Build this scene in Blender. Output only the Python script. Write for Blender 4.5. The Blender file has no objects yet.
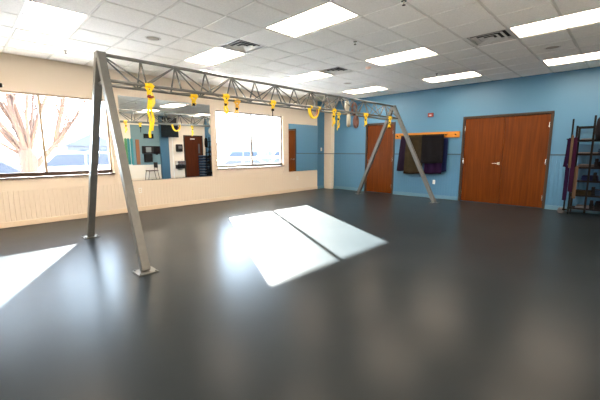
import bpy, bmesh, math, random
from mathutils import Vector, Matrix
random.seed(7)
sc = bpy.context.scene
C = sc.collection

# ------------------------------------------------------------ camera
cam_d = bpy.data.cameras.new('camera')
cam = bpy.data.objects.new('camera', cam_d)
C.objects.link(cam)
cam_d.sensor_width = 36
cam_d.lens = 334.82 / 600 * 36
cam_d.clip_start = 0.05
cam_d.clip_end = 500
yaw, pitch, roll = .7791, .1466, -.0032
fw = Vector((math.cos(pitch) * math.cos(yaw), math.cos(pitch) * math.sin(yaw), -math.sin(pitch)))
rt = fw.cross(Vector((0, 0, 1))).normalized()
up = rt.cross(fw)
r2 = math.cos(roll) * rt + math.sin(roll) * up
u2 = -math.sin(roll) * rt + math.cos(roll) * up
M = Matrix((r2, u2, -fw)).transposed().to_4x4()
M.translation = Vector((0, 0, 1.38))
cam.matrix_world = M
sc.camera = cam

# ------------------------------------------------------------ world, sun, exposure
SKY, SUN, LAMP, EXPO = 4.9, 40.0, 3.7, 2.96
w = bpy.data.worlds.new('sky')
sc.world = w
w.use_nodes = True
nt = w.node_tree
nt.nodes.clear()
out = nt.nodes.new('ShaderNodeOutputWorld')
bg = nt.nodes.new('ShaderNodeBackground')
tc = nt.nodes.new('ShaderNodeTexCoord')
sp = nt.nodes.new('ShaderNodeSeparateXYZ')
rp = nt.nodes.new('ShaderNodeValToRGB')
rp.color_ramp.elements[0].position = 0.0
rp.color_ramp.elements[0].color = (.74, 0.87, 1.0, 1)
rp.color_ramp.elements[1].position = 0.7
rp.color_ramp.elements[1].color = (0.58, 0.74, 0.98, 1)
nt.links.new(tc.outputs['Generated'], sp.inputs[0])
nt.links.new(sp.outputs['Z'], rp.inputs[0])
nt.links.new(rp.outputs[0], bg.inputs['Color'])
bg.inputs['Strength'].default_value = SKY
nt.links.new(bg.outputs[0], out.inputs[0])

sun_d = bpy.data.lights.new('sun', 'SUN')
sun = bpy.data.objects.new('sun', sun_d)
C.objects.link(sun)
sun_d.energy = SUN
sun_d.color = (1.0, 0.93, 0.84)
sun_d.angle = math.radians(0.6)
sdir = Vector((-.515, -1, -.433)).normalized()
sun.rotation_euler = sdir.to_track_quat('-Z', 'Y').to_euler()
sun.location = (14, 30, 14)

vs = sc.view_settings
vs.view_transform = 'Standard'
vs.look = 'None'
vs.gamma = 1
vs.exposure = EXPO
vs.use_curve_mapping = False

# ------------------------------------------------------------ materials
def mat(name, col, rough=.6, metal=0., spec=.5, noise=None, bump=None, emit=None, coat=0.):
    m = bpy.data.materials.new(name)
    m.use_nodes = True
    t = m.node_tree
    b = t.nodes['Principled BSDF']
    b.inputs['Base Color'].default_value = (*col, 1)
    b.inputs['Roughness'].default_value = rough
    b.inputs['Metallic'].default_value = metal
    b.inputs['Specular IOR Level'].default_value = spec
    b.inputs['Coat Weight'].default_value = coat
    if emit:
        b.inputs['Emission Color'].default_value = (*emit[0], 1)
        b.inputs['Emission Strength'].default_value = emit[1]
    if noise:                       # (scale, amount, stretch)
        s, a, st = noise
        tcn = t.nodes.new('ShaderNodeTexCoord'); mp = t.nodes.new('ShaderNodeMapping')
        mp.inputs['Scale'].default_value = st
        n = t.nodes.new('ShaderNodeTexNoise'); n.inputs['Scale'].default_value = s
        n.inputs['Detail'].default_value = 5
        r = t.nodes.new('ShaderNodeValToRGB')
        r.color_ramp.elements[0].position = .3; r.color_ramp.elements[1].position = .7
        r.color_ramp.elements[0].color = (*[c * (1 - a) for c in col], 1)
        r.color_ramp.elements[1].color = (*[min(1, c * (1 + a)) for c in col], 1)
        t.links.new(tcn.outputs['Object'], mp.inputs[0]); t.links.new(mp.outputs[0], n.inputs[0])
        t.links.new(n.outputs['Fac'], r.inputs[0]); t.links.new(r.outputs[0], b.inputs['Base Color'])
        if bump:
            bp = t.nodes.new('ShaderNodeBump'); bp.inputs['Strength'].default_value = bump
            bp.inputs['Distance'].default_value = .01
            t.links.new(n.outputs['Fac'], bp.inputs['Height']); t.links.new(bp.outputs[0], b.inputs['Normal'])
    return m

def beadboard(name, col, axis, rough=.45):
    m = mat(name, col, rough)
    t = m.node_tree; b = t.nodes['Principled BSDF']
    tcn = t.nodes.new('ShaderNodeTexCoord'); s = t.nodes.new('ShaderNodeSeparateXYZ')
    t.links.new(tcn.outputs['Object'], s.inputs[0])
    mu = t.nodes.new('ShaderNodeMath'); mu.operation = 'DIVIDE'; mu.inputs[1].default_value = .075
    t.links.new(s.outputs[axis], mu.inputs[0])
    fr = t.nodes.new('ShaderNodeMath'); fr.operation = 'FRACT'; t.links.new(mu.outputs[0], fr.inputs[0])
    su = t.nodes.new('ShaderNodeMath'); su.operation = 'SUBTRACT'; su.inputs[1].default_value = .5
    t.links.new(fr.outputs[0], su.inputs[0])
    ab = t.nodes.new('ShaderNodeMath'); ab.operation = 'ABSOLUTE'; t.links.new(su.outputs[0], ab.inputs[0])
    mr = t.nodes.new('ShaderNodeMapRange')
    mr.inputs[1].default_value = .0; mr.inputs[2].default_value = .12
    t.links.new(ab.outputs[0], mr.inputs[0])
    bp = t.nodes.new('ShaderNodeBump'); bp.inputs['Strength'].default_value = 1; bp.inputs['Distance'].default_value = .006
    t.links.new(mr.outputs[0], bp.inputs['Height']); t.links.new(bp.outputs[0], b.inputs['Normal'])
    return m

def woodmat(name, c1, c2, axis_scale, rough=.35):
    m = mat(name, c1, rough, spec=.15)
    t = m.node_tree; b = t.nodes['Principled BSDF']
    tcn = t.nodes.new('ShaderNodeTexCoord'); mp = t.nodes.new('ShaderNodeMapping')
    mp.inputs['Scale'].default_value = axis_scale
    n = t.nodes.new('ShaderNodeTexNoise'); n.inputs['Scale'].default_value = 3; n.inputs['Detail'].default_value = 8
    n.inputs['Distortion'].default_value = .6
    r = t.nodes.new('ShaderNodeValToRGB')
    r.color_ramp.elements[0].position = .32; r.color_ramp.elements[1].position = .68
    r.color_ramp.elements[0].color = (*c1, 1); r.color_ramp.elements[1].color = (*c2, 1)
    t.links.new(tcn.outputs['Object'], mp.inputs[0]); t.links.new(mp.outputs[0], n.inputs[0])
    t.links.new(n.outputs['Fac'], r.inputs[0]); t.links.new(r.outputs[0], b.inputs['Base Color'])
    return m

def glassmat():
    m = bpy.data.materials.new('window_glass'); m.use_nodes = True
    t = m.node_tree; t.nodes.clear()
    o = t.nodes.new('ShaderNodeOutputMaterial'); mx = t.nodes.new('ShaderNodeMixShader')
    tr = t.nodes.new('ShaderNodeBsdfTransparent'); tr.inputs[0].default_value = (.93, .95, .95, 1)
    gl = t.nodes.new('ShaderNodeBsdfGlossy'); gl.inputs['Roughness'].default_value = .0
    fr = t.nodes.new('ShaderNodeFresnel'); fr.inputs[0].default_value = 1.45
    t.links.new(fr.outputs[0], mx.inputs[0]); t.links.new(tr.outputs[0], mx.inputs[1])
    t.links.new(gl.outputs[0], mx.inputs[2]); t.links.new(mx.outputs[0], o.inputs[0])
    return m

def floormat():
    m = mat('vinyl_floor', (.02, .02, .025), .3, spec=.075)
    t = m.node_tree; b = t.nodes['Principled BSDF']
    tcn = t.nodes.new('ShaderNodeTexCoord')
    n = t.nodes.new('ShaderNodeTexNoise'); n.inputs['Scale'].default_value = 1.3; n.inputs['Detail'].default_value = 3
    r = t.nodes.new('ShaderNodeValToRGB')
    r.color_ramp.elements[0].position = .0; r.color_ramp.elements[1].position = 1.
    r.color_ramp.elements[0].color = (.0105, .0155, .0195, 1); r.color_ramp.elements[1].color = (.0185, .0245, .0285, 1)
    t.links.new(tcn.outputs['Object'], n.inputs[0]); t.links.new(n.outputs['Fac'], r.inputs[0])
    t.links.new(r.outputs[0], b.inputs['Base Color'])
    n2 = t.nodes.new('ShaderNodeTexNoise'); n2.inputs['Scale'].default_value = 4; n2.inputs['Detail'].default_value = 3
    mr = t.nodes.new('ShaderNodeMapRange'); mr.inputs[3].default_value = .278; mr.inputs[4].default_value = .30
    t.links.new(tcn.outputs['Object'], n2.inputs[0]); t.links.new(n2.outputs['Fac'], mr.inputs[0])
    t.links.new(mr.outputs[0], b.inputs['Roughness'])
    return m

BEIGE = (.73, .655, .56)
BLUE = (.050, .172, .305)
m_floor = floormat()
m_beige = mat('beige_paint', BEIGE, .7)
m_beige_bead = beadboard('beige_beadboard', BEIGE, 'X')
m_blue = mat('blue_paint', BLUE, .5)
m_blue_bead = beadboard('blue_beadboard', BLUE, 'Y')
m_blue_bead_x = beadboard('blue_beadboard_north', BLUE, 'X')
m_beige_trim = mat('beige_trim', (.70, .60, .47), .4)
m_blue_trim = mat('blue_trim', (.09, .21, .31), .35)
m_blue_rail_shaded = mat('blue_rail_shaded', (.022, .06, .09), .4)  # wall blue darkened, the rail's shadow line put into its colour
m_tile = mat('ceiling_tile', (.86, .85, .83), .9, noise=(60, .06, (1, 1, 1)), bump=.25)
m_grid = mat('ceiling_grid', (.70, .69, .67), .5)
m_plenum = mat('plenum', (.1, .1, .1), .9)
m_diff = mat('lamp_diffuser', (.9, .9, .9), .5, emit=((1.0, .79, .59), LAMP))
m_white = mat('white_plastic', (.8, .8, .78), .4)
m_whitemetal = mat('white_metal', (.75, .75, .73), .35)
m_black = mat('black_plastic', (.008, .008, .009), .5, spec=.15)
m_rub = mat('black_rubber', (.01, .01, .01), .8, spec=.15)
m_steel = mat('grey_painted_steel', (.12, .13, .13), .36, .3, noise=(14, .08, (1, 1, 1)))
m_dkmetal = mat('dark_metal', (.006, .006, .007), .6, .0, spec=.1)
m_chrome = mat('brushed_steel', (.7, .7, .68), .25, 1.)
m_mirror = mat('mirror_glass', (.90, .93, .92), .0, 1.)
m_bronze = mat('bronze_frame', (.16, .11, .075), .4, .2)
m_sill = mat('brown_sill', (.05, .028, .02), .35)
m_jamb = mat('door_frame_brown', (.035, .024, .017), .5, spec=.25)
m_door = woodmat('cherry_door', (.075, .0155, .001), (.125, .031, .0015), (9, 9, .35))
m_darkdoor = woodmat('dark_door', (.05, .012, .005), (.09, .022, .008), (9, 9, .5))
m_board = woodmat('pine_board', (.38, .15, .018), (.50, .22, .035), (4, .5, 6))
m_glass = glassmat()
m_yellow = mat('yellow_webbing', (.90, .62, .01), .6, noise=(120, .15, (1, 1, 1)))
m_paleyellow = mat('pale_yellow_webbing', (.80, .72, .12), .6)
m_red = mat('red_plastic', (.17, .005, .007), .35)
m_purple = mat('purple_cloth', (.012, .003, .022), .9, spec=.1)
m_navy = mat('navy_foam', (.005, .010, .05), .8, spec=.1)
m_olive = mat('olive_mat', (.028, .022, .012), .9, spec=.1, noise=(8, .2, (1, 1, 1)))
m_blackmat = mat('black_mat', (.006, .006, .008), .9, spec=.1)
m_darkpurple = mat('dark_purple_mat', (.012, .007, .02), .9, spec=.1)
m_tan = mat('tan_canvas', (.07, .042, .02), .8)
m_teal = mat('teal_band', (.03, .22, .25), .5)
m_green = mat('green_band', (.08, .25, .10), .5)
m_greystone = mat('grey_foam', (.10, .10, .11), .7)
m_steptop = mat('step_top', (.16, .22, .30), .7)
m_stepblue = mat('step_blue', (.010, .03, .07), .6, spec=.15)
m_vent = mat('vent_metal', (.7, .69, .67), .45)
m_ventdark = mat('vent_dark', (.03, .03, .03), .8)
m_tvglass = mat('screen_glass', (.01, .012, .015), .08)
m_lens = mat('clear_lens', (.8, .78, .75), .15)
m_seatbrown = mat('brown_seat', (.05, .02, .015), .6)

# ------------------------------------------------------------ helpers
def link(o, parent=None):
    C.objects.link(o)
    if parent: o.parent = parent
    return o

def box(bm, lo, hi):
    x0, y0, z0 = lo; x1, y1, z1 = hi
    v = [bm.verts.new(p) for p in ((x0,y0,z0),(x1,y0,z0),(x1,y1,z0),(x0,y1,z0),(x0,y0,z1),(x1,y0,z1),(x1,y1,z1),(x0,y1,z1))]
    for f in ((0,3,2,1),(4,5,6,7),(0,1,5,4),(1,2,6,5),(2,3,7,6),(3,0,4,7)):
        bm.faces.new([v[i] for i in f])

def frame_of(d):
    d = d.normalized()
    a = Vector((0, 0, 1)) if abs(d.z) < .95 else Vector((1, 0, 0))
    s = d.cross(a).normalized()
    return s, s.cross(d).normalized()

def beam(bm, p0, p1, wd, side=None):
    """square tube from p0 to p1, one side kept parallel to `side`"""
    p0, p1 = Vector(p0), Vector(p1); d = (p1 - p0).normalized()
    s = Vector(side) if side else frame_of(d)[0]
    s = (s - d * s.dot(d)).normalized(); t = d.cross(s)
    h = wd / 2; vs_ = []
    for p in (p0, p1):
        for a, b in ((-1,-1),(1,-1),(1,1),(-1,1)):
            vs_.append(bm.verts.new(p + s * a * h + t * b * h))
    for f in ((0,3,2,1),(4,5,6,7),(0,1,5,4),(1,2,6,5),(2,3,7,6),(3,0,4,7)):
        bm.faces.new([vs_[i] for i in f])

def tube(bm, pts, rad, seg=8, closed=False):
    pts = [Vector(p) for p in pts]; n = len(pts)
    rad = rad if isinstance(rad, (list, tuple)) else [rad] * n
    rings = []; s = None
    for i, p in enumerate(pts):
        if closed: d = pts[(i + 1) % n] - pts[i - 1]
        else: d = pts[min(i + 1, n - 1)] - pts[max(i - 1, 0)]
        d = d.normalized()
        if s is None: s, t = frame_of(d)
        else:
            s = (s - d * s.dot(d))
            s = s.normalized() if s.length > 1e-5 else frame_of(d)[0]
            t = s.cross(d)
        t = d.cross(s)
        rings.append([bm.verts.new(p + (s * math.cos(k * 2 * math.pi / seg) + t * math.sin(k * 2 * math.pi / seg)) * rad[i]) for k in range(seg)])
    m = n if closed else n - 1
    for i in range(m):
        a, b = rings[i], rings[(i + 1) % n]
        for k in range(seg):
            bm.faces.new((a[k], a[(k + 1) % seg], b[(k + 1) % seg], b[k]))
    if not closed:
        bm.faces.new(rings[0][::-1]); bm.faces.new(rings[-1])

def strap(bm, pts, wd, th, side):
    """flat webbing swept along pts; `side` = width direction"""
    pts = [Vector(p) for p in pts]; side = Vector(side).normalized(); rings = []
    for i, p in enumerate(pts):
        d = (pts[min(i + 1, len(pts) - 1)] - pts[max(i - 1, 0)]).normalized()
        n = d.cross(side).normalized()
        rings.append([bm.verts.new(p + side * a * wd / 2 + n * b * th / 2) for a, b in ((-1,-1),(1,-1),(1,1),(-1,1))])
    for a, b in zip(rings, rings[1:]):
        for k in range(4): bm.faces.new((a[k], a[(k + 1) % 4], b[(k + 1) % 4], b[k]))
    bm.faces.new(rings[0][::-1]); bm.faces.new(rings[-1])

def lathe(bm, prof, c=(0, 0, 0), seg=20):
    rings = []
    for r, z in prof:
        rings.append([bm.verts.new((c[0] + r * math.cos(k * 2 * math.pi / seg), c[1] + r * math.sin(k * 2 * math.pi / seg), c[2] + z)) for k in range(seg)])
    for a, b in zip(rings, rings[1:]):
        for k in range(seg): bm.faces.new((a[k], a[(k + 1) % seg], b[(k + 1) % seg], b[k]))
    bm.faces.new(rings[0][::-1]); bm.faces.new(rings[-1])

def prism(bm, poly, y0, y1):
    """poly in x,z extruded along y"""
    a = [bm.verts.new((x, y0, z)) for x, z in poly]; b = [bm.verts.new((x, y1, z)) for x, z in poly]
    n = len(poly)
    bm.faces.new(a); bm.faces.new(b[::-1])
    for i in range(n): bm.faces.new((a[i], b[i], b[(i + 1) % n], a[(i + 1) % n]))

def obj(name, bm, m, parent=None, bevel=0, smooth=False, seg=2):
    bmesh.ops.recalc_face_normals(bm, faces=bm.faces[:])
    me = bpy.data.meshes.new(name); bm.to_mesh(me); bm.free()
    for mm in (m if isinstance(m, (list, tuple)) else [m]): me.materials.append(mm)
    o = bpy.data.objects.new(name, me); link(o, parent)
    if smooth:
        for p in me.polygons: p.use_smooth = True
    if bevel:
        b = o.modifiers.new('bevel', 'BEVEL'); b.width = bevel; b.segments = seg; b.limit_method = 'ANGLE'
    return o

def boxes(name, bs, m, parent=None, bevel=0):
    bm = bmesh.new()
    for lo, hi in bs: box(bm, lo, hi)
    return obj(name, bm, m, parent, bevel)

def struct(o):
    o['kind'] = 'structure'; return o

def tag(o, label, cat, group=None):
    o['label'] = label; o['category'] = cat
    if group: o['group'] = group
    return o

def thing(name, label, cat, loc=(0, 0, 0), group=None, rz=0):
    o = bpy.data.objects.new(name, None); C.objects.link(o)
    o.location = loc; o.rotation_euler = (0, 0, rz); o.empty_display_size = .1
    return tag(o, label, cat, group)

def copy_tree(root, loc=None, label=None, parent=None, rz=None):
    c = root.copy(); C.objects.link(c)
    if parent: c.parent = parent
    for ch in list(root.children): copy_tree(ch, parent=c)
    if loc is not None: c.location = loc
    if rz is not None: c.rotation_euler = (0, 0, rz)
    if label: c['label'] = label
    return c

# ------------------------------------------------------------ room shell
W, XB, H, YB, XL = 8.05, 9.59, 3.1, -.7, -2.4
struct(boxes('floor', [((XL, YB, -.12), (XB, W, 0))], m_floor))
# window wall with two window openings
Z0, Z1 = .90, 2.46
openings = [(.02, 2.35), (4.96, 7.38)]
T = .15
bs = [((XL - T, W, -.12), (XB + T, W + T, Z0)), ((XL - T, W, Z1), (XB + T, W + T, H + .3)),
      ((XL - T, W, Z0), (openings[0][0], W + T, Z1)), ((openings[0][1], W, Z0), (openings[1][0], W + T, Z1)),
      ((openings[1][1], W, Z0), (XB + T, W + T, Z1))]
struct(boxes('wall_north', bs, m_beige))
# lower beadboard panelling and painted section
struct(boxes('trim_1', [((XL, W - .012, .09), (9.03, W, .66))], m_beige_bead))
struct(boxes('trim_2', [((2.36, W - .012, .66), (2.54, W, 1.25)), ((4.83, W - .012, .66), (4.93, W, 1.25)),
                        ((7.38, W - .012, .66), (7.60, W, 1.25))], m_beige_bead))
struct(boxes('trim_3', [((9.03, W - .014, .09), (9.40, W, 1.25))], m_blue_bead_x))
struct(boxes('trim_4', [((9.03, W - .010, 1.25), (9.40, W, H))], m_blue))
struct(boxes('baseboard_north', [((XL, W - .03, 0), (9.03, W, .10))], m_beige_trim, bevel=.006))
struct(boxes('baseboard_northeast', [((9.03, W - .028, 0), (9.40, W, .10))], m_blue_trim))
struct(boxes('trim_5', [((4.81, W - .022, 1.25), (4.95, W, 1.275)), ((7.38, W - .022, 1.25), (7.61, W, 1.275)),
                        ((2.36, W - .022, 1.25), (2.54, W, 1.275))], m_beige_trim))
struct(boxes('trim_6', [((9.06, W - .024, 1.25), (9.40, W, 1.28))], m_blue_rail_shaded))
# corner column
struct(boxes('column', [((9.40, 7.72, 0), (XB, W, H))], m_beige, bevel=.004))
struct(boxes('trim_7', [((9.385, 7.705, 1.25), (XB, 7.72, 1.28)), ((9.385, 7.705, 1.25), (9.40, W - .025, 1.28))], mat('beige_rail_shaded', (.2, .19, .17), .5)))  # rail on the column: beige darkened to grey to paint in its shadow

# blue wall with door openings
D1 = (5.37, 6.33, 2.19)
D2 = (1.42, 3.27, 2.20)
bs = [((XB, YB - T, -.12), (XB + T, D2[0], H + .3)), ((XB, D2[0], D2[2]), (XB + T, D2[1], H + .3)),
      ((XB, D2[1], -.12), (XB + T, D1[0], H + .3)), ((XB, D1[0], D1[2]), (XB + T, D1[1], H + .3)),
      ((XB, D1[1], -.12), (XB + T, W, H + .3)), ((XB + .10, D2[0], -.12), (XB + T, D2[1], D2[2])),
      ((XB + .10, D1[0], -.12), (XB + T, D1[1], D1[2])), ((XB, D2[0], -.12), (XB + T, D2[1], 0)), ((XB, D1[0], -.12), (XB + T, D1[1], 0))]
struct(boxes('wall_east', bs, m_blue))
segs = [(YB, D2[0] - .06), (D2[1] + .06, D1[0] - .06), (D1[1] + .06, 7.72)]
struct(boxes('trim_8', [((XB - .012, a, .09), (XB, b, 1.25)) for a, b in segs], m_blue_bead))
struct(boxes('baseboard_east', [((XB - .03, a, 0), (XB, b, .10)) for a, b in segs], m_blue_trim, bevel=.006))
struct(boxes('trim_9', [((XB - .024, a, 1.25), (XB, b, 1.28)) for a, b in segs], m_blue_rail_shaded))
# door frames
for n, (a, b, z) in (('trim_10', D1), ('trim_11', D2)):
    struct(boxes(n, [((XB - .02, a - .055, 0), (XB + .10, a, z + .055)), ((XB - .02, b, 0), (XB + .10, b + .055, z + .055)),
                     ((XB - .02, a, z), (XB + .10, b, z + .055))], m_jamb, bevel=.003))

def lever(parent, y, s, z=1.04):
    bm = bmesh.new()
    box(bm, (XB + .004, y - .03, z - .03), (XB + .018, y + .03, z + .03))
    tube(bm, [(XB + .01, y, z), (XB - .045, y, z), (XB - .05, y + s * .03, z), (XB - .05, y + s * .13, z - .003)], .011, 8)
    o = obj('door_handle', bm, m_chrome, parent, smooth=False); o['label'] = 'brushed steel lever handle'
def hinges(parent, y, zs):
    for z in zs:
        bm = bmesh.new(); tube(bm, [(XB - .008, y, z - .06), (XB - .008, y, z + .06)], .010, 8)
        obj('hinge', bm, m_chrome, parent)
d1 = struct(boxes('door_1', [((XB + .012, D1[0] + .004, .012), (XB + .06, D1[1] - .004, D1[2] - .004))], m_door))
lever(d1, D1[1] - .09, -1); hinges(d1, D1[0] + .012, (.25, 1.1, 1.95))
mid = 2.335
d2 = struct(boxes('door_2', [((XB + .012, mid + .003, .012), (XB + .06, D2[1] - .004, D2[2] - .004))], m_door))
lever(d2, mid + .08, 1); hinges(d2, D2[1] - .012, (.25, 1.1, 1.95))
d3 = struct(boxes('door_3', [((XB + .012, D2[0] + .004, .012), (XB + .06, mid - .003, D2[2] - .004))], m_door))
hinges(d3, D2[0] + .012, (.25, 1.1, 1.95))

# south wall (behind the camera) with pilaster, and west wall
struct(boxes('wall_south', [((XL - T, YB - T, -.12), (XB, YB, H + .3))], m_beige))
struct(boxes('wall_west', [((XL - T, YB, -.12), (XL, W, H + .3))], m_beige))
struct(boxes('baseboard_south', [((XL, YB, 0), (8.3, YB + .02, .10))], m_beige_trim))
struct(boxes('trim_12', [((5.75, YB, .72), (7.08, YB + .012, 2.6))], mat('pale_blue_paint', (.13, .22, .25), .6)))
struct(boxes('column', [((7.08, YB, 0), (7.50, YB + .12, H))], mat('deep_blue_paint', (.03, .10, .17), .5)))

# windows
def window(n, x0, x1):
    xm = (x0 + x1) / 2
    root = struct(boxes('window_%d' % n, [
        ((x0, W + .045, Z1 - .035), (x1, W + .10, Z1)),
        ((x0, W + .045, Z0 + .085), (x0 + .035, W + .10, Z1 - .035)), ((x1 - .035, W + .045, Z0 + .085), (x1, W + .10, Z1 - .035)),
        ((xm - .022, W + .04, Z0 + .085), (xm + .022, W + .10, Z1 - .035))],
        m_bronze if n == 2 else mat('bronze_frame_lit', (.42, .33, .24), .4, .2)))  # left frame: bronze lightened to tan, daylight put into its colour
    boxes('bottom_rail', [((x0, W + .045, Z0 + .005), (x1, W + .10, Z0 + .085))], m_sill, root)['label'] = 'dark brown bottom rail'
    for a, b in ((x0 + .035, xm - .022), (xm + .022, x1 - .035)):
        boxes('pane', [((a, W + .068, Z0 + .085), (b, W + .074, Z1 - .035))], m_glass, root)
    s = boxes('sill', [((x0 - .03, W - .035, Z0 - .022), (x1 + .03, W + .045, Z0 + .004))], m_sill, root, bevel=.004)
    s['label'] = 'dark brown window sill'
    return root
window(1, *openings[0])
window(2, *openings[1])

# ------------------------------------------------------------ ceiling: tegular tiles on an exposed grid
SX, SY, GX, GY = .619, .6096, .7467, 3.898
def gx(i): return GX + SX * i
def gy(j): return GY + SY * j
light_cells, vent_cells = {}, {}
LX = [-4, 0, 4, 8, 12]; LY = [2, -2, -6]
for i in LX:
    for j in LY:
        light_cells[(i, j)] = 1; light_cells[(i, j + 1)] = 2
for c in ((4, 1), (8, 1), (8, -4)): vent_cells[c] = 1
bmt = bmesh.new(); bmg = bmesh.new()
i0, i1 = math.floor((XL - GX) / SX), math.ceil((XB - GX) / SX)
j0, j1 = math.floor((YB - GY) / SY), math.ceil((W - GY) / SY)
g = .015
for i in range(i0, i1):
    for j in range(j0, j1):
        if (i, j) in light_cells or (i, j) in vent_cells: continue
        xa, xb = max(gx(i), XL), min(gx(i + 1), XB); ya, yb = max(gy(j), YB), min(gy(j + 1), W)
        if xb - xa < .04 or yb - ya < .04: continue
        a, b, c, d = xa + g, xb - g, ya + g, yb - g
        lo = [bmt.verts.new(p) for p in ((a + .004, c + .004, H - .010), (b - .004, c + .004, H - .010), (b - .004, d - .004, H - .010), (a + .004, d - .004, H - .010))]
        hi = [bmt.verts.new(p) for p in ((a, c, H), (b, c, H), (b, d, H), (a, d, H))]
        bmt.faces.new(lo[::-1])
        for k in range(4): bmt.faces.new((lo[k], lo[(k + 1) % 4], hi[(k + 1) % 4], hi[k]))
box(bmt, (XL, YB, H + .12), (XB, W, H + .2))
struct(obj('ceiling', bmt, m_tile))
for i in range(i0 + 1, i1):
    x = gx(i); segs_ = []
    box(bmg, (x - .012, YB, H - .001), (x + .012, W, H + .03))
for j in range(j0 + 1, j1):
    y = gy(j)
    cuts = sorted(gx(i) for (i, jj), k in light_cells.items() if k == 2 and jj == j)   # no bar across a light panel
    a = XL
    for c in cuts:
        if c > a: box(bmg, (a, y - .012, H - .0014), (min(c + .01, XB), y + .012, H + .03))
        a = c + SX - .01
    if a < XB: box(bmg, (a, y - .012, H - .0014), (XB, y + .012, H + .03))
for lo, hi in (((XL, W - .022, H - .0018), (XB, W, H + .03)), ((XB - .022, YB, H - .0018), (XB, W, H + .03)),
               ((XL, YB, H - .0018), (XB, YB + .022, H + .03)), ((XL, YB, H - .0018), (XL + .022, W, H + .03))):
    box(bmg, lo, hi)
struct(obj('trim_13', bmg, m_grid))

def make_light(loc, label):
    t = thing('ceiling_light', label, 'ceiling light', loc, 'recessed ceiling light panels')
    a, b = SX / 2 - .013, SY - .013
    boxes('frame', [((-a, -b, 0), (-a + .018, b, .08)), ((a - .018, -b, 0), (a, b, .08)), ((-a + .018, -b, 0), (a - .018, -b + .018, .08)),
                    ((-a + .018, b - .018, 0), (a - .018, b, .08)), ((-a + .018, -b + .018, .07), (a - .018, b - .018, .08))], m_whitemetal, t)
    boxes('diffuser', [((-a + .018, -b + .018, .004), (a - .018, b - .018, .012))], m_diff, t)
    return t
LL = {(0, 2): 'recessed bright panel over the left window, above the foot end of the steel rig',
      (4, 2): 'recessed bright panel touching the vent nearest the camera above the rig',
      (4, -2): 'largest looking bright panel, in the top middle beside the bare ceiling tiles',
      (8, 2): 'bright panel next to the middle vent, above the right window',
      (8, -2): 'bright panel between the pinkish smoke detector and a sprinkler head',
      (12, 2): 'bright panel nearest the corner column, above the far end of the rig',
      (12, -2): 'bright panel close to the blue wall, above the red fire alarm',
      (8, -6): 'bright panel cut by the photo edge, beside the vent near the double door',
      (12, -6): 'bright panel above the double door and the equipment rack',
      (4, -6): 'bright panel overhead behind the camera, next to the south wall',
      (0, -2): 'bright panel straight above the camera', (0, -6): 'bright panel just behind the camera',
      (-4, 2): 'bright panel by the west wall near the window', (-4, -2): 'bright panel by the middle of the west wall',
      (-4, -6): 'bright panel in the room corner behind the camera'}
first = None
for (i, j), lab in LL.items():
    loc = (gx(i) + SX / 2, gy(j) + SY, H - .004)
    if first is None: first = make_light(loc, lab)
    else: copy_tree(first, loc, lab)

def make_vent(loc, label):
    t = thing('ceiling_vent', label, 'air vent', loc, 'square ceiling vents')
    a = .292
    boxes('frame', [((-a, -a, 0), (a, -a + .03, .012)), ((-a, a - .03, 0), (a, a, .012)), ((-a, -a + .03, 0), (-a + .03, a - .03, .012)), ((a - .03, -a + .03, 0), (a, a - .03, .012))], m_vent, t)
    boxes('backing', [((-a + .01, -a + .01, .055), (a - .01, a - .01, .06))], m_ventdark, t)
    for r in (.215, .135, .06):      # nested louvre cones
        bm = bmesh.new()
        ring = []
        for rr, z in ((r, -.002), (r, .002), (r - .05, .022), (r - .052, .018)):
            ring.append([bm.verts.new((sx * rr, sy * rr, z)) for sx, sy in ((-1,-1),(1,-1),(1,1),(-1,1))])
        for p, q in zip(ring, ring[1:]):
            for k in range(4): bm.faces.new((p[k], p[(k + 1) % 4], q[(k + 1) % 4], q[k]))
        for k in range(4): bm.faces.new((ring[-1][k], ring[-1][(k + 1) % 4], ring[0][(k + 1) % 4], ring[0][k]))
        obj('louvre', bm, m_vent, t)
    return t
v = make_vent((gx(4) + SX / 2, gy(1) + SY / 2, H - .004), 'square louvred vent beside the bright panel over the near half of the rig')
copy_tree(v, (gx(8) + SX / 2, gy(1) + SY / 2, H - .004), 'small looking louvred vent at the far half of the rig, above the right window')
copy_tree(v, (gx(8) + SX / 2, gy(-4) + SY / 2, H - .004), 'square louvred vent out over the open floor, near the double door')

def make_speaker(loc, label):
    t = thing('ceiling_speaker', label, 'ceiling speaker', loc, 'round ceiling speakers')
    bm = bmesh.new(); lathe(bm, [(.115, 0), (.118, -.004), (.105, -.010), (.095, -.008), (.095, 0)]); obj('rim', bm, m_vent, t, smooth=True)
    bm = bmesh.new(); lathe(bm, [(.094, -.003), (.07, -.009), (.02, -.012), (.0001, -.012)]); obj('grille', bm, mat('speaker_grille', (.42, .39, .34), .7), t, smooth=True)
    return t
s = make_speaker((gx(2) + SX / 2, gy(2) + SY / 2, H - .007), 'round ceiling speaker between the two near bright panels')
copy_tree(s, (gx(10) + SX / 2, gy(2) + SY / 2, H - .007), 'round ceiling speaker between the two far bright panels by the corner column')
copy_tree(s, (gx(10) + SX / 2, gy(-5) + SY / 2, H - .007), 'round ceiling speaker between the two bright panels by the double door')

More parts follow.
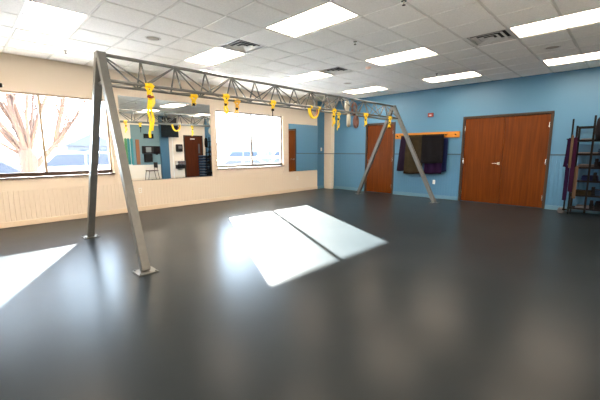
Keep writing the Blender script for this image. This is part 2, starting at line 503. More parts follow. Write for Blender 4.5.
def make_sprinkler(loc, label):
    t = thing('sprinkler_head', label, 'sprinkler', loc, 'ceiling sprinkler heads')
    bm = bmesh.new(); lathe(bm, [(.03, 0), (.032, -.006), (.014, -.010), (.010, -.03), (.006, -.045)], seg=12); obj('body', bm, m_chrome, t)
    bm = bmesh.new(); lathe(bm, [(.020, -.046), (.022, -.049), (.004, -.052)], seg=12); obj('deflector', bm, m_dkmetal, t)
    return t
s = make_sprinkler((4.63, 3.33, H - .007), 'small dark sprinkler head in the plain tile between the large and the middle bright panels')
for loc, lab in (((1.49, 7.12), 'small sprinkler head close to the window wall, over the left window'),
                 ((7.79, 3.34), 'small sprinkler head beside the bright panel above the red fire alarm'),
                 ((3.82, 2.07), 'sprinkler head at the top edge of the photo, between two bare tiles')):
    copy_tree(s, (*loc, H - .007), lab)
t = thing('smoke_detector', 'small round pinkish white smoke detector beside a bright panel in mid ceiling', 'smoke detector', (6.18, 4.10, H - .007))
bm = bmesh.new(); lathe(bm, [(.06, 0), (.062, -.012), (.052, -.034), (.03, -.042), (.0001, -.043)]); obj('body', bm, mat('detector_shell', (.80, .62, .54), .5), t, smooth=True)
bm = bmesh.new(); lathe(bm, [(.066, .0), (.066, -.006), (.060, -.006)]); obj('base_ring', bm, m_white, t)

# ------------------------------------------------------------ mirrors
def mirror(x0, x1, z0, z1, name, label, y=W, s=-1):
    t = thing(name, label, 'mirror', ((x0 + x1) / 2, y, z0))
    hw = (x1 - x0) / 2
    o = boxes('glass', [((-hw, min(0, s * .010) if True else 0, 0), (hw, max(0, s * .010), z1 - z0))], m_mirror, t)
    for k in range(1, int(2 * hw / .6)):
        boxes('clip', [((-hw + .6 * k, min(s * .011, s * .016), -.006), (-hw + .6 * k + .03, max(s * .011, s * .016), .012))], m_chrome, t)
    return t
mirror(2.555, 4.77, .712, 2.57, 'wall_mirror', 'wide frameless wall mirror between the two windows', W - .012)
mirror(7.61, 9.03, .69, 2.245, 'wall_mirror', 'narrower frameless wall mirror beside the corner, reflecting the blue wall', W - .012)

# ------------------------------------------------------------ the steel training rig
rig = thing('training_rig', 'long grey steel training rig on two splayed A-frames with a triangular truss on top', 'training rig', (0, 0, 0))
APZ, APY = 2.625, 5.0
X0, X1 = 1.42, 8.87
def leg(x, yf, dx=0):
    p = Vector((x + dx, yf, 0.012)); a = Vector((x, APY + (.02 if yf > APY else -.02), APZ - .03))
    bm = bmesh.new(); beam(bm, p, a, .092, (1, 0, 0))
    l = obj('leg', bm, m_steel, rig, bevel=.006)
    pl = boxes('foot_plate', [((x + dx - .11, yf - .11, 0), (x + dx + .11, yf + .11, .014))], m_steel, l, bevel=.002)
    for sx, sy in ((-1,-1),(1,-1),(1,1),(-1,1)):
        bm = bmesh.new()
        lathe(bm, [(.011, .0145), (.011, .022), (.006, .023), (.006, .028)], (x + dx + sx * .085, yf + sy * .085, 0), 6)
        obj('anchor_bolt', bm, m_steel, l)
leg(X0, 3.87, -.04); leg(X0 - .008, 6.15, -.035)
leg(X1, 3.62, -.15); leg(X1, 6.15)
bm = bmesh.new(); box(bm, (X0 - .055, APY - .06, APZ - .07), (X0 + .055, APY + .06, APZ + .012)); obj('apex_cap', bm, m_steel, rig, bevel=.006)
bm = bmesh.new(); box(bm, (X1 - .055, APY - .06, APZ - .07), (X1 + .055, APY + .06, APZ + .012)); obj('apex_cap', bm, m_steel, rig, bevel=.006)
YN, YF, ZT, ZL = 4.825, 5.175, 2.612, 2.265
def rod(name, p, q, r):
    bm = bmesh.new(); tube(bm, [p, q], r, 8); return obj(name, bm, m_steel, rig, smooth=True)
rod('top_chord', (X0, APY, ZT), (X1, APY, ZT), .024)
rod('bottom_chord', (X0, YN, ZL), (X1, YN, ZL), .020)
rod('bottom_chord', (X0, YF, ZL), (X1, YF, ZL), .020)
for x in (X0, X1): rod('cross_bar', (x, YN + .02, ZL), (x, YF - .02, ZL), .022)
NP = 15; st = (X1 - X0) / NP
# nodes: photo shows wide-spread X nodes alternating with narrow ones; X nodes at x = 2.40 + k*.985
for k in range(1, NP):
    x = X0 + st * k
    rod('strut', (x, APY, ZT), (x, YN, ZL), .013)
    rod('strut', (x, APY, ZT), (x, YF, ZL), .013)
    if k % 2 == 0:
        for dx in (-st, st):
            for y in (YN, YF): rod('strut', (x, APY, ZT), (x + dx, y, ZL), .0115)
for k in range(NP):
    a, b = (YN, YF) if k % 2 else (YF, YN)
    rod('lacing', (X0 + st * k, a, ZL), (X0 + st * (k + 1), b, ZL), .007)
# first diagonals at the near A-frame
for y in (YN, YF): rod('strut', (X0, APY, ZT), (X0 + st, y, ZL), .0115)

# ------------------------------------------------------------ suspension trainers hanging on the rig
def wrap(bm, x, y, z, r, wd):
    pts = [(x, y + r * math.cos(a), z + r * math.sin(a)) for a in [k * math.pi / 5 for k in range(11)]]
    strap(bm, pts, wd, .006, (1, 0, 0))
def trainer(x, y, length, label, m=None, wd=.045, kind=0, loop=0, top=None):
    m = m or m_yellow
    t = thing('suspension_trainer', label, 'exercise strap', (x, y, ZL), 'yellow suspension straps on the steel rig')
    bm = bmesh.new()
    for q in (-.5, .35): wrap(bm, q * wd, 0, 0, .027, wd * .8)
    strap(bm, [(0, 0, .025), (wd * .4, -.03, .03), (wd, -.035, 0), (wd * .5, -.03, -.05), (0, -.02, -.10)], wd * .7, .006, (1, .3, 0))
    strap(bm, [(-wd * .7, 0, -.02), (-wd * .3, -.02, -.06), (0, 0, -.11)], wd * .7, .006, (1, 0, 0))
    obj('anchor_wrap', bm, m, t)
    bm = bmesh.new()
    n = 9
    strap(bm, [(-.012 + .012 * math.sin(i * 1.3), .0, -.09 - (length - .09) * i / n) for i in range(n + 1)], wd * .62, .006, (1, .25, 0))
    strap(bm, [(.022 + .014 * math.sin(i * 1.1 + 1), -.012, -.09 - (length * .86 - .09) * i / n) for i in range(n + 1)], wd * .6, .006, (1, -.3, 0))
    obj('webbing', bm, m, t)
    bm = bmesh.new(); box(bm, (-.02, -.016, -.16), (.03, .008, -.12)); obj('buckle', bm, m_black, t, bevel=.003)
    if kind:
        for s in (-1, 1):
            bm = bmesh.new(); z = -length - .02
            tube(bm, [(s * .03 - .045, 0, z - .06), (s * .03 + .045, 0, z - .06)], .016, 10)
            g_ = obj('grip', bm, m_rub if kind == 1 else m_white, t, smooth=True)
            bm = bmesh.new(); strap(bm, [(s * .03 - .045, 0, z - .06), (s * .03 - .02, 0, z), (s * .03, 0, z + .03), (s * .03 + .02, 0, z), (s * .03 + .045, 0, z - .06)], .02, .005, (0, 1, 0))
            obj('strap_loop', bm, m, g_)
    return t
# nearest one: long and thick
t = trainer(1.935, YN, .70, 'longest yellow suspension strap, hanging nearest the camera in front of the mirror', wd=.055, kind=0)
bm = bmesh.new(); strap(bm, [(.02, -.01, -.08), (.05, -.02, -.15), (.055, -.02, -.22), (.03, -.01, -.28)], .04, .008, (1, 0, 0)); obj('folded_webbing', bm, m_paleyellow, t)
bm = bmesh.new(); tube(bm, [(-.035, -.03, -.145), (0, -.045, -.155), (.045, -.03, -.145)], .016, 8); q = obj('carabiner', bm, m_red, t); q['label'] = 'dark red carabiner'
trainer(2.78, YF, .16, 'short orange-yellow strap hanging over the upper edge of the wide mirror', wd=.06)
trainer(3.16, YN, .34, 'yellow strap twisted tight, hanging over the left edge of the right window', wd=.055, kind=0)
trainer(3.62, YF, .34, 'pale orange strap just right of the twisted one, over the right window', mat('orange_webbing', (.85, .50, .05), .6), wd=.055)
t = trainer(4.17, YN, .13, 'yellow strap with a thin dark cord hanging before the right window', wd=.055)
bm = bmesh.new(); tube(bm, [(0, 0, -.12), (.005, 0, -.22), (0, 0, -.30)], .008, 6); obj('cord', bm, m_dkmetal, t)
# U shaped loop
t = thing('suspension_trainer', 'thick yellow and red strap slung in a U loop under the rig', 'exercise strap', (5.34, 4.86, ZL), 'yellow suspension straps on the steel rig')
bm = bmesh.new(); pts = []
for k in range(15):
    a = math.pi * k / 14
    pts.append((-.135 * math.cos(a), 0, -.23 * math.sin(a) ** .8 + .02))
strap(bm, pts, .06, .03, (0, 1, 0)); obj('webbing', bm, m_yellow, t)
bm = bmesh.new(); strap(bm, [(x * .80, -.01, z * .82 - .005) for x, y, z in pts], .035, .012, (0, 1, 0)); q = obj('inner_strap', bm, m_red, t); q['label'] = 'red inner strap'
bm = bmesh.new()
for s in (-1, 1): wrap(bm, s * .125, -.035, 0, .03, .05)
obj('anchor_wrap', bm, m_yellow, t)
trainer(5.95, YN, .36, 'yellow strap with loose tail in front of the corner column', wd=.06)
trainer(6.56, YF, .40, 'yellow strap with a knotted loop right of the column, before the blue wall', wd=.055)
trainer(7.2, YN, .30, 'broad yellow strap with pale tail hanging beside the top of the single door', wd=.09)
t = trainer(8.36, YN, .20, 'yellow strap with dark grips hanging by the far A-frame before the single door', wd=.08, kind=1)
# padded rings hanging
t = thing('padded_ring_bundle', 'bundle of grey and brown padded rings tied onto the far half of the rig', 'exercise rings', (6.80, 5.0, ZL))
def ring(c, rx, rz_, r, m, tilt=0, name='ring'):
    bm = bmesh.new()
    tube(bm, [(c[0] + rx * math.cos(a) , c[1] + tilt * math.cos(a), c[2] + rz_ * math.sin(a)) for a in [k * 2 * math.pi / 18 for k in range(18)]], r, 8, True)
    return obj(name, bm, m, t, smooth=True)
mg = mat('pale_grey_padding', (.42, .42, .36), .7); mb = mat('brown_padding', (.16, .08, .07), .7)
ring((-.12, 0, .15), .10, .12, .04, mg, .05); ring((-.12, -.05, -.17), .09, .12, .045, mg, .06)
ring((.20, .02, .13), .14, .13, .03, mb, .04); ring((.18, -.05, -.19), .12, .12, .04, mb, .04)
bm = bmesh.new()
for x, y in ((-.12, 0), (.15, 0)): strap(bm, [(x, y - .05, -.08), (x, y - .04, .0), (x, y, .06)], .03, .01, (1, 0, 0))
obj('tie_strap', bm, m_rub, t)

# ------------------------------------------------------------ blue wall fittings
t = thing('peg_board', 'orange stained pine board fixed to the blue wall between the doors', 'wall rack', (XB, 4.34, 1.72))
boxes('board', [((-.032, -.955, 0), (-.005, .955, .165))], m_board, t, bevel=.004)
peg_y = [-.42, -.20, .02, .30, .62]
for py in (-.86, -.60, -.12, .16, .44, .86):
    bm = bmesh.new(); tube(bm, [(-.03, py, .07), (-.11, py, .09)], .011, 8); obj('peg', bm, m_dkmetal, t)
boxes('top_rail', [((-.10, -.66, .085), (-.085, .78, .10))], m_dkmetal, t)

def hung_mat(y0, y1, ztop, zbot, x, m, name, label, slant=0, folds=3, th=.02):
    """folded mat hanging over the rail, wavy"""
    n = 26; mrow = 14
    bm = bmesh.new(); rows = []
    for r_ in range(mrow + 1):
        v_ = r_ / mrow; z = ztop + (zbot - ztop) * v_
        row = []
        for k in range(n + 1):
            u = k / n
            y = y0 + (y1 - y0) * u
            yy = y + slant * v_ * (u if slant > 0 else u)
            xx = x - .010 * (1 + v_) * math.sin(u * folds * 2 * math.pi + v_) - .012 * math.sin(math.pi * min(1, v_ * 6)) * 0
            row.append(bm.verts.new((xx, yy, z + .012 * math.sin(u * 5 + 1) * v_)))
        rows.append(row)
    for a, b in zip(rows, rows[1:]):
        for k in range(n): bm.faces.new((a[k], a[k + 1], b[k + 1], b[k]))
    o = obj(name, bm, m, None, smooth=True)
    s_ = o.modifiers.new('thick', 'SOLIDIFY'); s_.thickness = th; s_.offset = 0
    return tag(o, label, 'exercise mat', 'mats hung on the peg board')
hung_mat(4.80, 5.04, 1.80, .76, XB - .115, m_darkpurple, 'exercise_mat', 'dark purple mat hanging furthest toward the single door, mostly behind the olive mat', slant=.12, folds=1.5)
hung_mat(4.32, 4.86, 1.81, .69, XB - .155, m_olive, 'exercise_mat', 'dark olive brown mat hanging full length behind the far rig leg', slant=.04, folds=2)
hung_mat(3.74, 4.36, 1.82, 1.01, XB - .17, m_blackmat, 'exercise_mat', 'shorter black mat hanging in front of the purple one', folds=2.2)
hung_mat(3.78, 4.28, 1.80, .71, XB - .12, m_purple, 'exercise_mat', 'purple mat whose lower end shows under the black mat', folds=2)
hung_mat(3.66, 3.84, 1.70, .78, XB - .085, m_navy, 'exercise_mat', 'narrow dark blue mat at the double door side of the peg board', folds=1)

t = thing('fire_alarm', 'small red fire alarm strobe high on the blue wall', 'fire alarm', (XB, 4.215, 2.37))
boxes('housing', [((-.045, -.075, -.055), (0, .075, .055))], m_red, t, bevel=.006)
boxes('strobe_lens', [((-.065, -.035, -.03), (-.045, .03, .005))], m_lens, t, bevel=.004)
def outlet(loc, axis, label, switch=False):
    t = thing('light_switch' if switch else 'power_outlet', label, 'switch' if switch else 'outlet', loc)
    if axis == 'x': f = lambda a, b, d: ((-d[1], a[0], b[0]), (-d[0], a[1], b[1]))
    else: f = lambda a, b, d: ((a[0], -d[1], b[0]), (a[1], -d[0], b[1]))
    boxes('cover_plate', [f((-.036, .036), (-.06, .06), (0, .006))], m_white, t, bevel=.002)
    if switch: boxes('toggle', [f((-.008, .008), (-.012, .014), (.006, .018))], m_white, t)
    else: boxes('socket', [f((-.018, .018), (.008, .038), (.006, .009)), f((-.018, .018), (-.038, -.008), (.006, .009))], m_beige_trim, t)
outlet((XB - .012, 4.02, .47), 'x', 'white power outlet low on the blue wall right of the far rig leg')
outlet((8.02, W - .012, .45), 'y', 'pale power outlet low on the beige wall under the narrow mirror')
outlet((2.88, W - .012, .48), 'y', 'pale power outlet low on the beige wall under the wide mirror')
outlet((9.24, W - .012, 1.42), 'y', 'light switch on the narrow blue wall strip beside the column', True)
t = thing('wall_sensor', 'small black sensor at the top edge of the left window', 'sensor', (.62, W, 2.53))
boxes('housing', [((-.06, -.05, -.035), (.06, 0, .035))], m_black, t, bevel=.008)
boxes('bracket', [((.06, -.02, -.012), (.085, 0, .012))], m_white, t)

# ------------------------------------------------------------ equipment rack on the right
rk = thing('equipment_rack', 'black steel shelving rack full of gear against the blue wall', 'rack', (9.30, .58, 0))
def rod2(par, name, p, q, r, m):
    bm = bmesh.new(); beam(bm, p, q, r); return obj(name, bm, m, par)
for x in (-.20, .22):
    for y in (-.36, .30):
        rod2(rk, 'post', (x, y, .07), (x, y, 1.87), .035, m_dkmetal)
rod2(rk, 'top_bar', (-.20, -.36, 1.84), (-.20, .30, 1.84), .03, m_dkmetal)
rod2(rk, 'top_bar', (.22, -.36, 1.84), (.22, .30, 1.84), .03, m_dkmetal)
shelf_z = [.14, .42, .72, 1.0, 1.28, 1.56]
for z in shelf_z:
    boxes('shelf', [((-.22, -.38, z - .012), (.24, .32, z)), ((-.22, -.38, z), (-.212, .32, z + .025))], m_dkmetal, rk)
for x in (-.20, .22):
    for y in (-.36, .30):
        bm = bmesh.new()
        tube(bm, [(x, y - .012, .032), (x, y + .012, .032)], .032, 14); obj('caster', bm, m_rub, rk)
rod2(rk, 'post', (-.235, .03, .07), (-.235, .03, 2.06), .035, m_dkmetal)
# side hanger post carrying straps
rod2(rk, 'hanger_post', (-.12, .385, .07), (-.12, .385, 2.02), .03, m_dkmetal)
rod2(rk, 'base_bar', (-.12, .30, .09), (-.12, .41, .09), .03, m_dkmetal)
rod2(rk, 'hook_bar', (-.20, .30, 1.60), (-.16, .46, 1.60), .022, m_dkmetal)
rod2(rk, 'hook_bar', (-.20, .30, 1.02), (-.16, .44, 1.02), .022, m_dkmetal)
# things on shelves
def fold(x, y, z, sx, sy, sz, m, label, name='folded_towel', cat='towel'):
    bm = bmesh.new()
    n = 3
    for k in range(n):
        box(bm, (-sx / 2 + .006 * (k % 2), -sy / 2 + .004 * k, sz * k / n + .001), (sx / 2, sy / 2 - .006 * ((k + 1) % 2), sz * (k + 1) / n))
    o = obj(name, bm, m, None, bevel=.008); o.location = (x, y, z)
    return tag(o, label, cat)
def roller(x, y, z, r, L, m, label, name='foam_roller', cat='roller'):
    bm = bmesh.new()
    prof = [(r * .45, -L / 2), (r, -L / 2), (r, L / 2), (r * .45, L / 2)]
    seg = 18; rings = []
    for rr, zz in prof + [prof[0]]:
        rings.append([bm.verts.new((zz, rr * math.cos(k * 2 * math.pi / seg), rr * math.sin(k * 2 * math.pi / seg))) for k in range(seg)])
    for a, b in zip(rings, rings[1:]):
        for k in range(seg): bm.faces.new((a[k], a[(k + 1) % seg], b[(k + 1) % seg], b[k]))
    o = obj(name, bm, m, None); o.location = (x, y, z + r)
    return tag(o, label, cat)
fold(9.30, .66, 1.56, .34, .30, .05, m_greystone, 'grey folded towel on the top shelf of the black rack')
fold(9.30, .66, 1.28, .34, .34, .045, mat('pale_towel', (.20, .18, .17), .8), 'pale folded towel on the second highest shelf of the black rack')
fold(9.30, .42, 1.28, .34, .20, .12, m_stepblue, 'dark blue block on the second highest rack shelf', 'foam_block', 'block')
fold(9.30, .66, 1.0, .36, .30, .07, mat('dusty_towel', (.06, .055, .06), .8), 'dark grey folded towel on the rack shelf at waist height')
fold(9.30, .38, 1.0, .34, .22, .14, m_blackmat, 'black foam block on the rack shelf at waist height', 'foam_block', 'block')
fold(9.30, .60, .72, .36, .26, .12, m_navy, 'deep blue foam block in the middle of the rack', 'foam_block', 'block')
roller(9.30, .34, .72, .07, .38, m_blackmat, 'black foam roller on the middle rack shelf')
fold(9.30, .68, .42, .34, .28, .10, m_olive, 'olive folded cloth on the second lowest rack shelf')
fold(9.30, .40, .42, .34, .24, .13, m_stepblue, 'dark blue block on the second lowest rack shelf', 'foam_block', 'block')
fold(9.30, .62, .14, .36, .32, .05, mat('light_cloth', (.14, .14, .16), .8), 'light grey folded cloth on the bottom rack shelf')
fold(9.30, .36, .14, .34, .22, .16, m_blackmat, 'black block on the bottom rack shelf', 'foam_block', 'block')
for z_, lab_ in ((.14, 'bottom'), (.42, 'second lowest'), (.72, 'middle'), (1.0, 'waist height')):
    fold(9.12, .515, z_, .06, .07, .20, m_blackmat, 'narrow black block standing upright on the %s rack shelf' % lab_, 'foam_block', 'block')
def hanging(x, y, z1, z0, wd, m, label, name='resistance_band', side=(0, 1, 0), cat='band', sway=.0):
    bm = bmesh.new(); n = 10
    for s_ in (-1, 1):
        strap(bm, [(s_ * .015, s_ * wd * .25 + sway * (i / n) ** 2, -(z1 - z0) * i / n) for i in range(n + 1)], wd, .012, side)
    tube(bm, [(-.015, -wd * .25, 0), (0, 0, .02), (.015, wd * .25, 0)], .012, 6)
    o = obj(name, bm, m, None); o.location = (x, y, z1)
    return tag(o, label, cat)
hanging(9.08, .985, 1.60, 1.02, .05, m_purple, 'purple band hanging outermost from the side of the rack', sway=.03)
hanging(9.04, .935, 1.66, 1.0, .03, m_tan, 'tan strap hanging beside the purple bands on the rack')
hanging(9.03, .885, 1.62, .50, .05, mat('magenta_band', (.022, .004, .018), .9, spec=.1), 'long magenta band hanging from the rack upright')
hanging(9.10, .97, 1.02, .30, .05, m_purple, 'purple band hanging low at the side of the rack')
hanging(9.03, .81, 1.02, .36, .04, m_tan, 'tan strap hanging low before the rack shelves')
fold(9.30, 1.02, 0.0, .2, .12, .10, m_greystone, 'small grey weight on the floor at the end of the rack', 'weight_block', 'weight')

t = thing('gym_bag', 'black bag hanging at the top of the equipment rack', 'bag', (8.955, .50, 1.55))
bm = bmesh.new(); lathe(bm, [(.01, 0), (.075, .03), (.09, .2), (.075, .42), (.02, .5)], seg=14); obj('body', bm, m_blackmat, t, smooth=True)
bm = bmesh.new(); strap(bm, [(0, 0, .48), (.03, 0, .56), (.045, 0, .60)], .03, .006, (0, 1, 0)); obj('carry_strap', bm, m_black, t)
# aerobic steps stacked beyond the rack (seen in the mirror)
def step(x, y, z, label):
    t = thing('aerobic_step', label, 'step', (x, y, z), 'stacked aerobic steps')
    bm = bmesh.new(); prism(bm, [(-.17, .10), (.17, .10), (.19, .02), (-.19, .02)], -.33, .33); obj('deck', bm, m_stepblue, t, bevel=.01)
    boxes('top_mat', [((-.15, -.30, .10), (.15, .30, .125))], m_steptop, t)
    for s_ in (-1, 1): boxes('foot', [((-.16, s_ * .26 - .05, 0), (.16, s_ * .26 + .05, .02))], m_black, t)
    return t
st0 = step(9.28, -.30, 0, 'blue aerobic step at the bottom of the stack beyond the rack')
names_ = ['second', 'third', 'fourth', 'fifth', 'sixth', 'seventh', 'eighth']
for k in range(7):
    copy_tree(st0, (9.28, -.30, .145 * (k + 1)), 'blue aerobic step, %s from the floor in the stack beyond the rack' % names_[k])

# ------------------------------------------------------------ fittings on the south wall (seen in the mirror)
t = thing('side_chair', 'black chair with thin metal legs against the south wall, seen in the mirror', 'chair', (6.50, -.36, 0), rz=0)
boxes('seat', [((-.23, -.22, .43), (.23, .22, .46))], m_seatbrown, t, bevel=.01)
bm = bmesh.new(); box(bm, (.17, -.20, .58), (.20, .20, .84)); obj('backrest', bm, m_rub, t, bevel=.01)
for y in (-.2, .2):
    bm = bmesh.new(); tube(bm, [(.26, y, 0), (.19, y, .42), (.19, y, .82)], .012, 8); obj('leg', bm, m_dkmetal, t)
    bm = bmesh.new(); tube(bm, [(-.27, y, 0), (-.20, y, .43)], .012, 8); obj('leg', bm, m_dkmetal, t)
S_ = YB + .013
t = thing('television', 'large black television on a high bracket, seen in the mirror', 'television', (7.56, YB + .002, 2.06))
boxes('screen', [((-.44, .15, 0), (.44, .20, .60))], m_tvglass, t, bevel=.008)
boxes('speaker_box', [((-.36, .15, .61), (.36, .24, .96))], m_black, t, bevel=.01)
boxes('bracket', [((-.05, 0.0, .2), (.05, .15, .4))], m_black, t)
t = thing('television', 'low wide black screen beside the blue pilaster, seen in the mirror', 'television', (6.9, S_, 1.24))
boxes('screen', [((-.15, .0, 0), (.17, .05, .38))], m_tvglass, t, bevel=.008)
boxes('stand_foot', [((-.05, .0, -.05), (.05, .04, 0))], m_black, t)
t = thing('equipment_shelf', 'black wall shelf unit with a grey monitor, seen in the mirror', 'shelf', (6.45, S_, .86))
boxes('case', [((-.24, 0, .40), (.24, .22, .76)), ((-.17, 0, 0), (.17, .20, .38))], m_black, t, bevel=.01)
boxes('monitor', [((-.13, .22, .46), (.11, .235, .70))], mat('grey_screen', (.18, .2, .2), .3), t)
t = thing('television', 'small black screen high above the wall shelf, seen in the mirror', 'television', (6.55, S_, 1.98))
boxes('screen', [((-.23, .02, 0), (.23, .06, .22))], m_tvglass, t); boxes('bracket', [((-.05, 0, .06), (.05, .02, .16))], m_black, t)
t = thing('wood_panel', 'upright brown wooden panel on the pale blue wall, seen in the mirror', 'panel', (6.02, S_, .74))
boxes('board', [((-.08, 0, 0), (.08, .03, 1.18))], mat('brown_panel', (.24, .09, .03), .5), t, bevel=.004)
for k, (x, m_, lab) in enumerate(((5.50, m_green, 'green band hanging furthest from the brown wooden panel'), (5.62, m_teal, 'teal band hanging between the green one and the next teal one'), (5.76, m_teal, 'teal band hanging closest to the brown wooden panel'))):
    hanging(x, S_ + .03, 1.95, .76, .07, m_, lab, side=(1, 0, 0))
t = thing('pole', 'thin white floor to ceiling pole beside the blue pilaster, seen in the mirror', 'pole', (7.71, YB + .06, 0))
bm = bmesh.new(); tube(bm, [(0, 0, 0), (0, 0, H - .01)], .02, 10); obj('shaft', bm, m_white, t)
bm = bmesh.new(); lathe(bm, [(.04, 0), (.04, .02), (.02, .03)]); obj('flange', bm, m_white, t)
t = thing('towel_dispenser', 'black paper towel dispenser on the beige wall, seen in the mirror', 'dispenser', (8.04, YB, 1.34))
boxes('housing', [((-.16, 0, 0), (.16, .2, .38))], m_black, t, bevel=.04)
boxes('window', [((-.09, .2, .16), (.09, .206, .30))], m_greystone, t)
t = thing('drinking_fountain', 'steel drinking fountain on the beige wall, seen in the mirror', 'fountain', (8.03, YB, .48))
boxes('basin', [((-.22, 0, .20), (.22, .32, .40))], m_chrome, t, bevel=.02)
boxes('cabinet', [((-.20, 0, 0), (.20, .26, .20))], m_black, t, bevel=.01)
bm = bmesh.new(); tube(bm, [(.12, .1, .40), (.12, .1, .46), (.12, .15, .48)], .01, 8); obj('spout', bm, m_chrome, t)
d4 = struct(boxes('door_4', [((8.40, YB + .002, .01), (9.36, YB + .04, 2.13))], m_darkdoor))
boxes('door_window', [((9.14, YB + .04, 1.25), (9.24, YB + .044, 1.75))], m_greystone, d4)
boxes('sign_plate', [((8.70, YB + .04, 1.98), (8.95, YB + .044, 2.03))], m_white, d4)
struct(boxes('trim_14', [((8.34, YB, 0), (8.40, YB + .05, 2.19)), ((9.36, YB, 0), (9.42, YB + .05, 2.19)), ((8.40, YB, 2.13), (9.36, YB + .05, 2.19))], m_jamb))

# ------------------------------------------------------------ outdoors
GZ = -.35
struct(boxes('ground', [((-60, W + T, GZ - .2), (120, 140, GZ))], mat('pale_pavement', (.28, .28, .285), .9, noise=(.4, .15, (1, 1, 1)))))
# bare tree with thick forked limbs
bm = bmesh.new()
def limb(p, d, L, r, depth):
    pts = [Vector(p)]; rad = [r]; dd = Vector(d).normalized(); n = 5
    for i in range(n):
        dd = (dd + Vector((random.uniform(-1, 1), random.uniform(-1, 1), random.uniform(-.3, .9))) * .11).normalized()
        pts.append(pts[-1] + dd * L / n); rad.append(r * (1 - .42 * (i + 1) / n))
    tube(bm, pts, rad, 8 if depth < 2 else 5)
    if depth < 5 and r > .006:
        for k in range(3 if depth < 2 else 2):
            f_ = random.uniform(.45, 1)
            i = min(n, max(1, round(f_ * n)))
            nd = (dd + Vector((random.uniform(-1, 1), random.uniform(-1, 1), random.uniform(-.1, .7))) * .62).normalized()
            limb(pts[i], nd, L * random.uniform(.6, .85), rad[i] * random.uniform(.5, .7), depth + 1)
        limb(pts[-1], dd, L * .75, rad[-1] * .85, depth + 1)
tx, ty = 1.50, 13.0
tube(bm, [(tx, ty, GZ - .05), (tx, ty, .3), (tx - .01, ty, .8), (tx - .02, ty, 1.2), (tx - .05, ty, 1.5), (tx - .08, ty + .02, 1.9)], [.34, .235, .215, .24, .15, .07], 14)
for d, L, r in (((-.42, -.2, 1), 2.0, .05), ((.05, -.35, 1), 2.2, .06), ((-.18, .4, 1), 2.2, .05), ((.22, .3, 1), 2.0, .05), ((-.95, .2, .8), 1.9, .05), ((-.55, .2, 1), 2.0, .13), ((-.28, -.3, 1), 1.8, .09), ((-.10, .2, 1), 2.0, .13), ((.14, -.2, 1), 2.0, .08), ((.30, .3, 1), 1.8, .06), ((-.8, -.1, .9), 1.8, .06)):
    limb((tx, ty, 1.15), d, L, r, 1)
limb((tx + .08, ty, .85), (.75, .1, .85), 1.0, .11, 1)
limb((tx + .7, ty + .1, 1.5), (.30, 0, 1), 1.6, .09, 1)
limb((tx + .7, ty + .1, 1.55), (.85, 0, .9), 1.6, .05, 2)
tree = obj('bare_tree', bm, mat('reddish_bark', (.042, .019, .010), .9, noise=(5, .3, (3, 3, 1)), bump=.6), smooth=True)
tag(tree, 'leafless tree with thick reddish forked limbs outside the left window', 'tree')

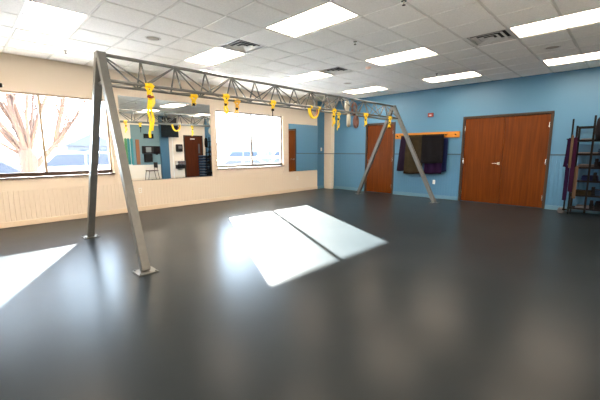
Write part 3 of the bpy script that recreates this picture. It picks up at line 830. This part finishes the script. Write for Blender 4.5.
def car(x, y, rz, L, Ht, paint, label, suv=False, glass=None):
    t = thing('parked_car', label, 'car', (x, y, GZ), rz=rz)
    h = L / 2
    if suv: body = [(-h, .35), (-h + .02, .85), (-h + .9, 1.0), (h - .1, 1.02), (h, .9), (h, .35)]; roof = [(-h + .75, .98), (-h + 1.5, Ht), (h - .35, Ht), (h - .05, 1.0)]
    else: body = [(-h, .32), (-h + .03, .68), (-h + 1.0, .86), (h - .6, .92), (h, .86), (h, .34)]; roof = [(-h + .95, .84), (-h + 1.75, Ht), (h - 1.35, Ht), (h - .55, .90)]
    bm = bmesh.new(); prism(bm, body, -.86, .86); obj('body', bm, paint, t, bevel=.07, seg=3)
    bm = bmesh.new(); prism(bm, roof, -.70, .70); cb = obj('cabin', bm, paint, t, bevel=.07, seg=3)
    g_ = glass or m_carglass
    (ax, az), (bx_, bz), (cx, cz), (dx, dz) = roof
    inset = .09; bm = bmesh.new()
    mids = (ax + dx) / 2
    za, zb = az + .05, Ht - .12
    fr = lambda z: ax + (bx_ - ax) * (z - az) / (bz - az); fr2 = lambda z: dx + (cx - dx) * (z - dz) / (cz - dz)
    for s_ in (-1, 1):
        for (p, q) in ((None, mids - .04), (mids + .04, None)):
            A = [(fr(za) + .14 if p is None else p, za), (q if q is not None else fr2(za) - .14, za), (q if q is not None else fr2(zb) - .14, zb), (fr(zb) + .14 if p is None else p, zb)]
            prism(bm, A, s_ * .70 - .012, s_ * .70 + .012)
    obj('side_windows', bm, g_, cb)
    bm = bmesh.new()
    def sheet(x0, z0, x1, z1, off):
        vv = [bm.verts.new(p_) for p_ in ((x0 + off, -.58, z0), (x0 + off, .58, z0), (x1 + off, .58, z1), (x1 + off, -.58, z1))]
        bm.faces.new(vv)
    sheet(fr(za), za, fr(zb), zb, -.012); obj('windshield', bm, g_, cb)
    bm = bmesh.new(); sheet(fr2(za), za, fr2(zb), zb, .012); obj('rear_window', bm, g_, cb)
    for wx in (-h + .8, h - .8):
        for s_ in (-1, 1):
            bm = bmesh.new(); tube(bm, [(wx, s_ * .72, .33), (wx, s_ * .89, .33)], .33, 18); wl = obj('wheel', bm, m_rub, t)
            bm = bmesh.new(); tube(bm, [(wx, s_ * .885, .33), (wx, s_ * .90, .33)], .2, 14); obj('hubcap', bm, m_chrome, wl)
    return t
m_carglass = mat('car_glass', (.022, .028, .04), .4, spec=.1)
silver = mat('silver_paint', (.24, .24, .25), .35, .0); bluep = mat('blue_paint_car', (.09, .10, .13), .35, .0); whitep = mat('white_paint', (.3, .3, .3), .35)
car(.2, 16.5, 0.0, 4.4, 1.48, bluep, 'blue car parked behind the tree outside the left window')
car(4.2, 20.5, 0.0, 4.7, 1.72, silver, 'silver sport utility car parked farther off, in the right pane of the left window', True)
car(7.7, 19, .3, 4.5, 1.5, whitep, 'white car seen between the rig leg and the window edge')
car(9.6, 13.8, -.5, 4.4, 1.42, silver, 'silver car close outside the right window, left pane')
car(13.4, 15.8, .3, 4.4, 1.42, whitep, 'white car close outside the right window, right pane')
car(17.2, 25, .0, 4.6, 1.75, bluep, 'blue utility car in the far row, left pane of the right window', True)
car(22.2, 25, .0, 4.6, 1.75, silver, 'silver utility car in the far row, right pane of the right window', True)
t = thing('distant_house', 'low house with a wide gable roof far beyond the car park', 'house', (14.2, 60, GZ))
boxes('walls', [((-3.2, -3, 0), (3.2, 3, 2.6))], mat('house_wall', (.045, .045, .05), .8), t)
bm = bmesh.new(); prism(bm, [(-3.7, 2.5), (0, 4.4), (3.7, 2.5)], -3.4, 3.4); obj('roof', bm, mat('grey_shingles', (.028, .030, .038), .8), t)
boxes('window', [((-1.8, -3.05, 1.0), (-.8, -3.0, 2.0)), ((.8, -3.05, 1.0), (1.8, -3.0, 2.0))], m_carglass, t)
t = thing('distant_building', 'long low building on the horizon outside the right window', 'building', (44, 66, GZ))
boxes('walls', [((-13, -4, 0), (13, 4, 3.0))], mat('pale_siding', (.16, .16, .17), .8), t)
boxes('roof', [((-13.4, -4.4, 3.0), (13.4, 4.4, 3.5))], mat('blue_grey_roof', (.12, .125, .14), .8), t)
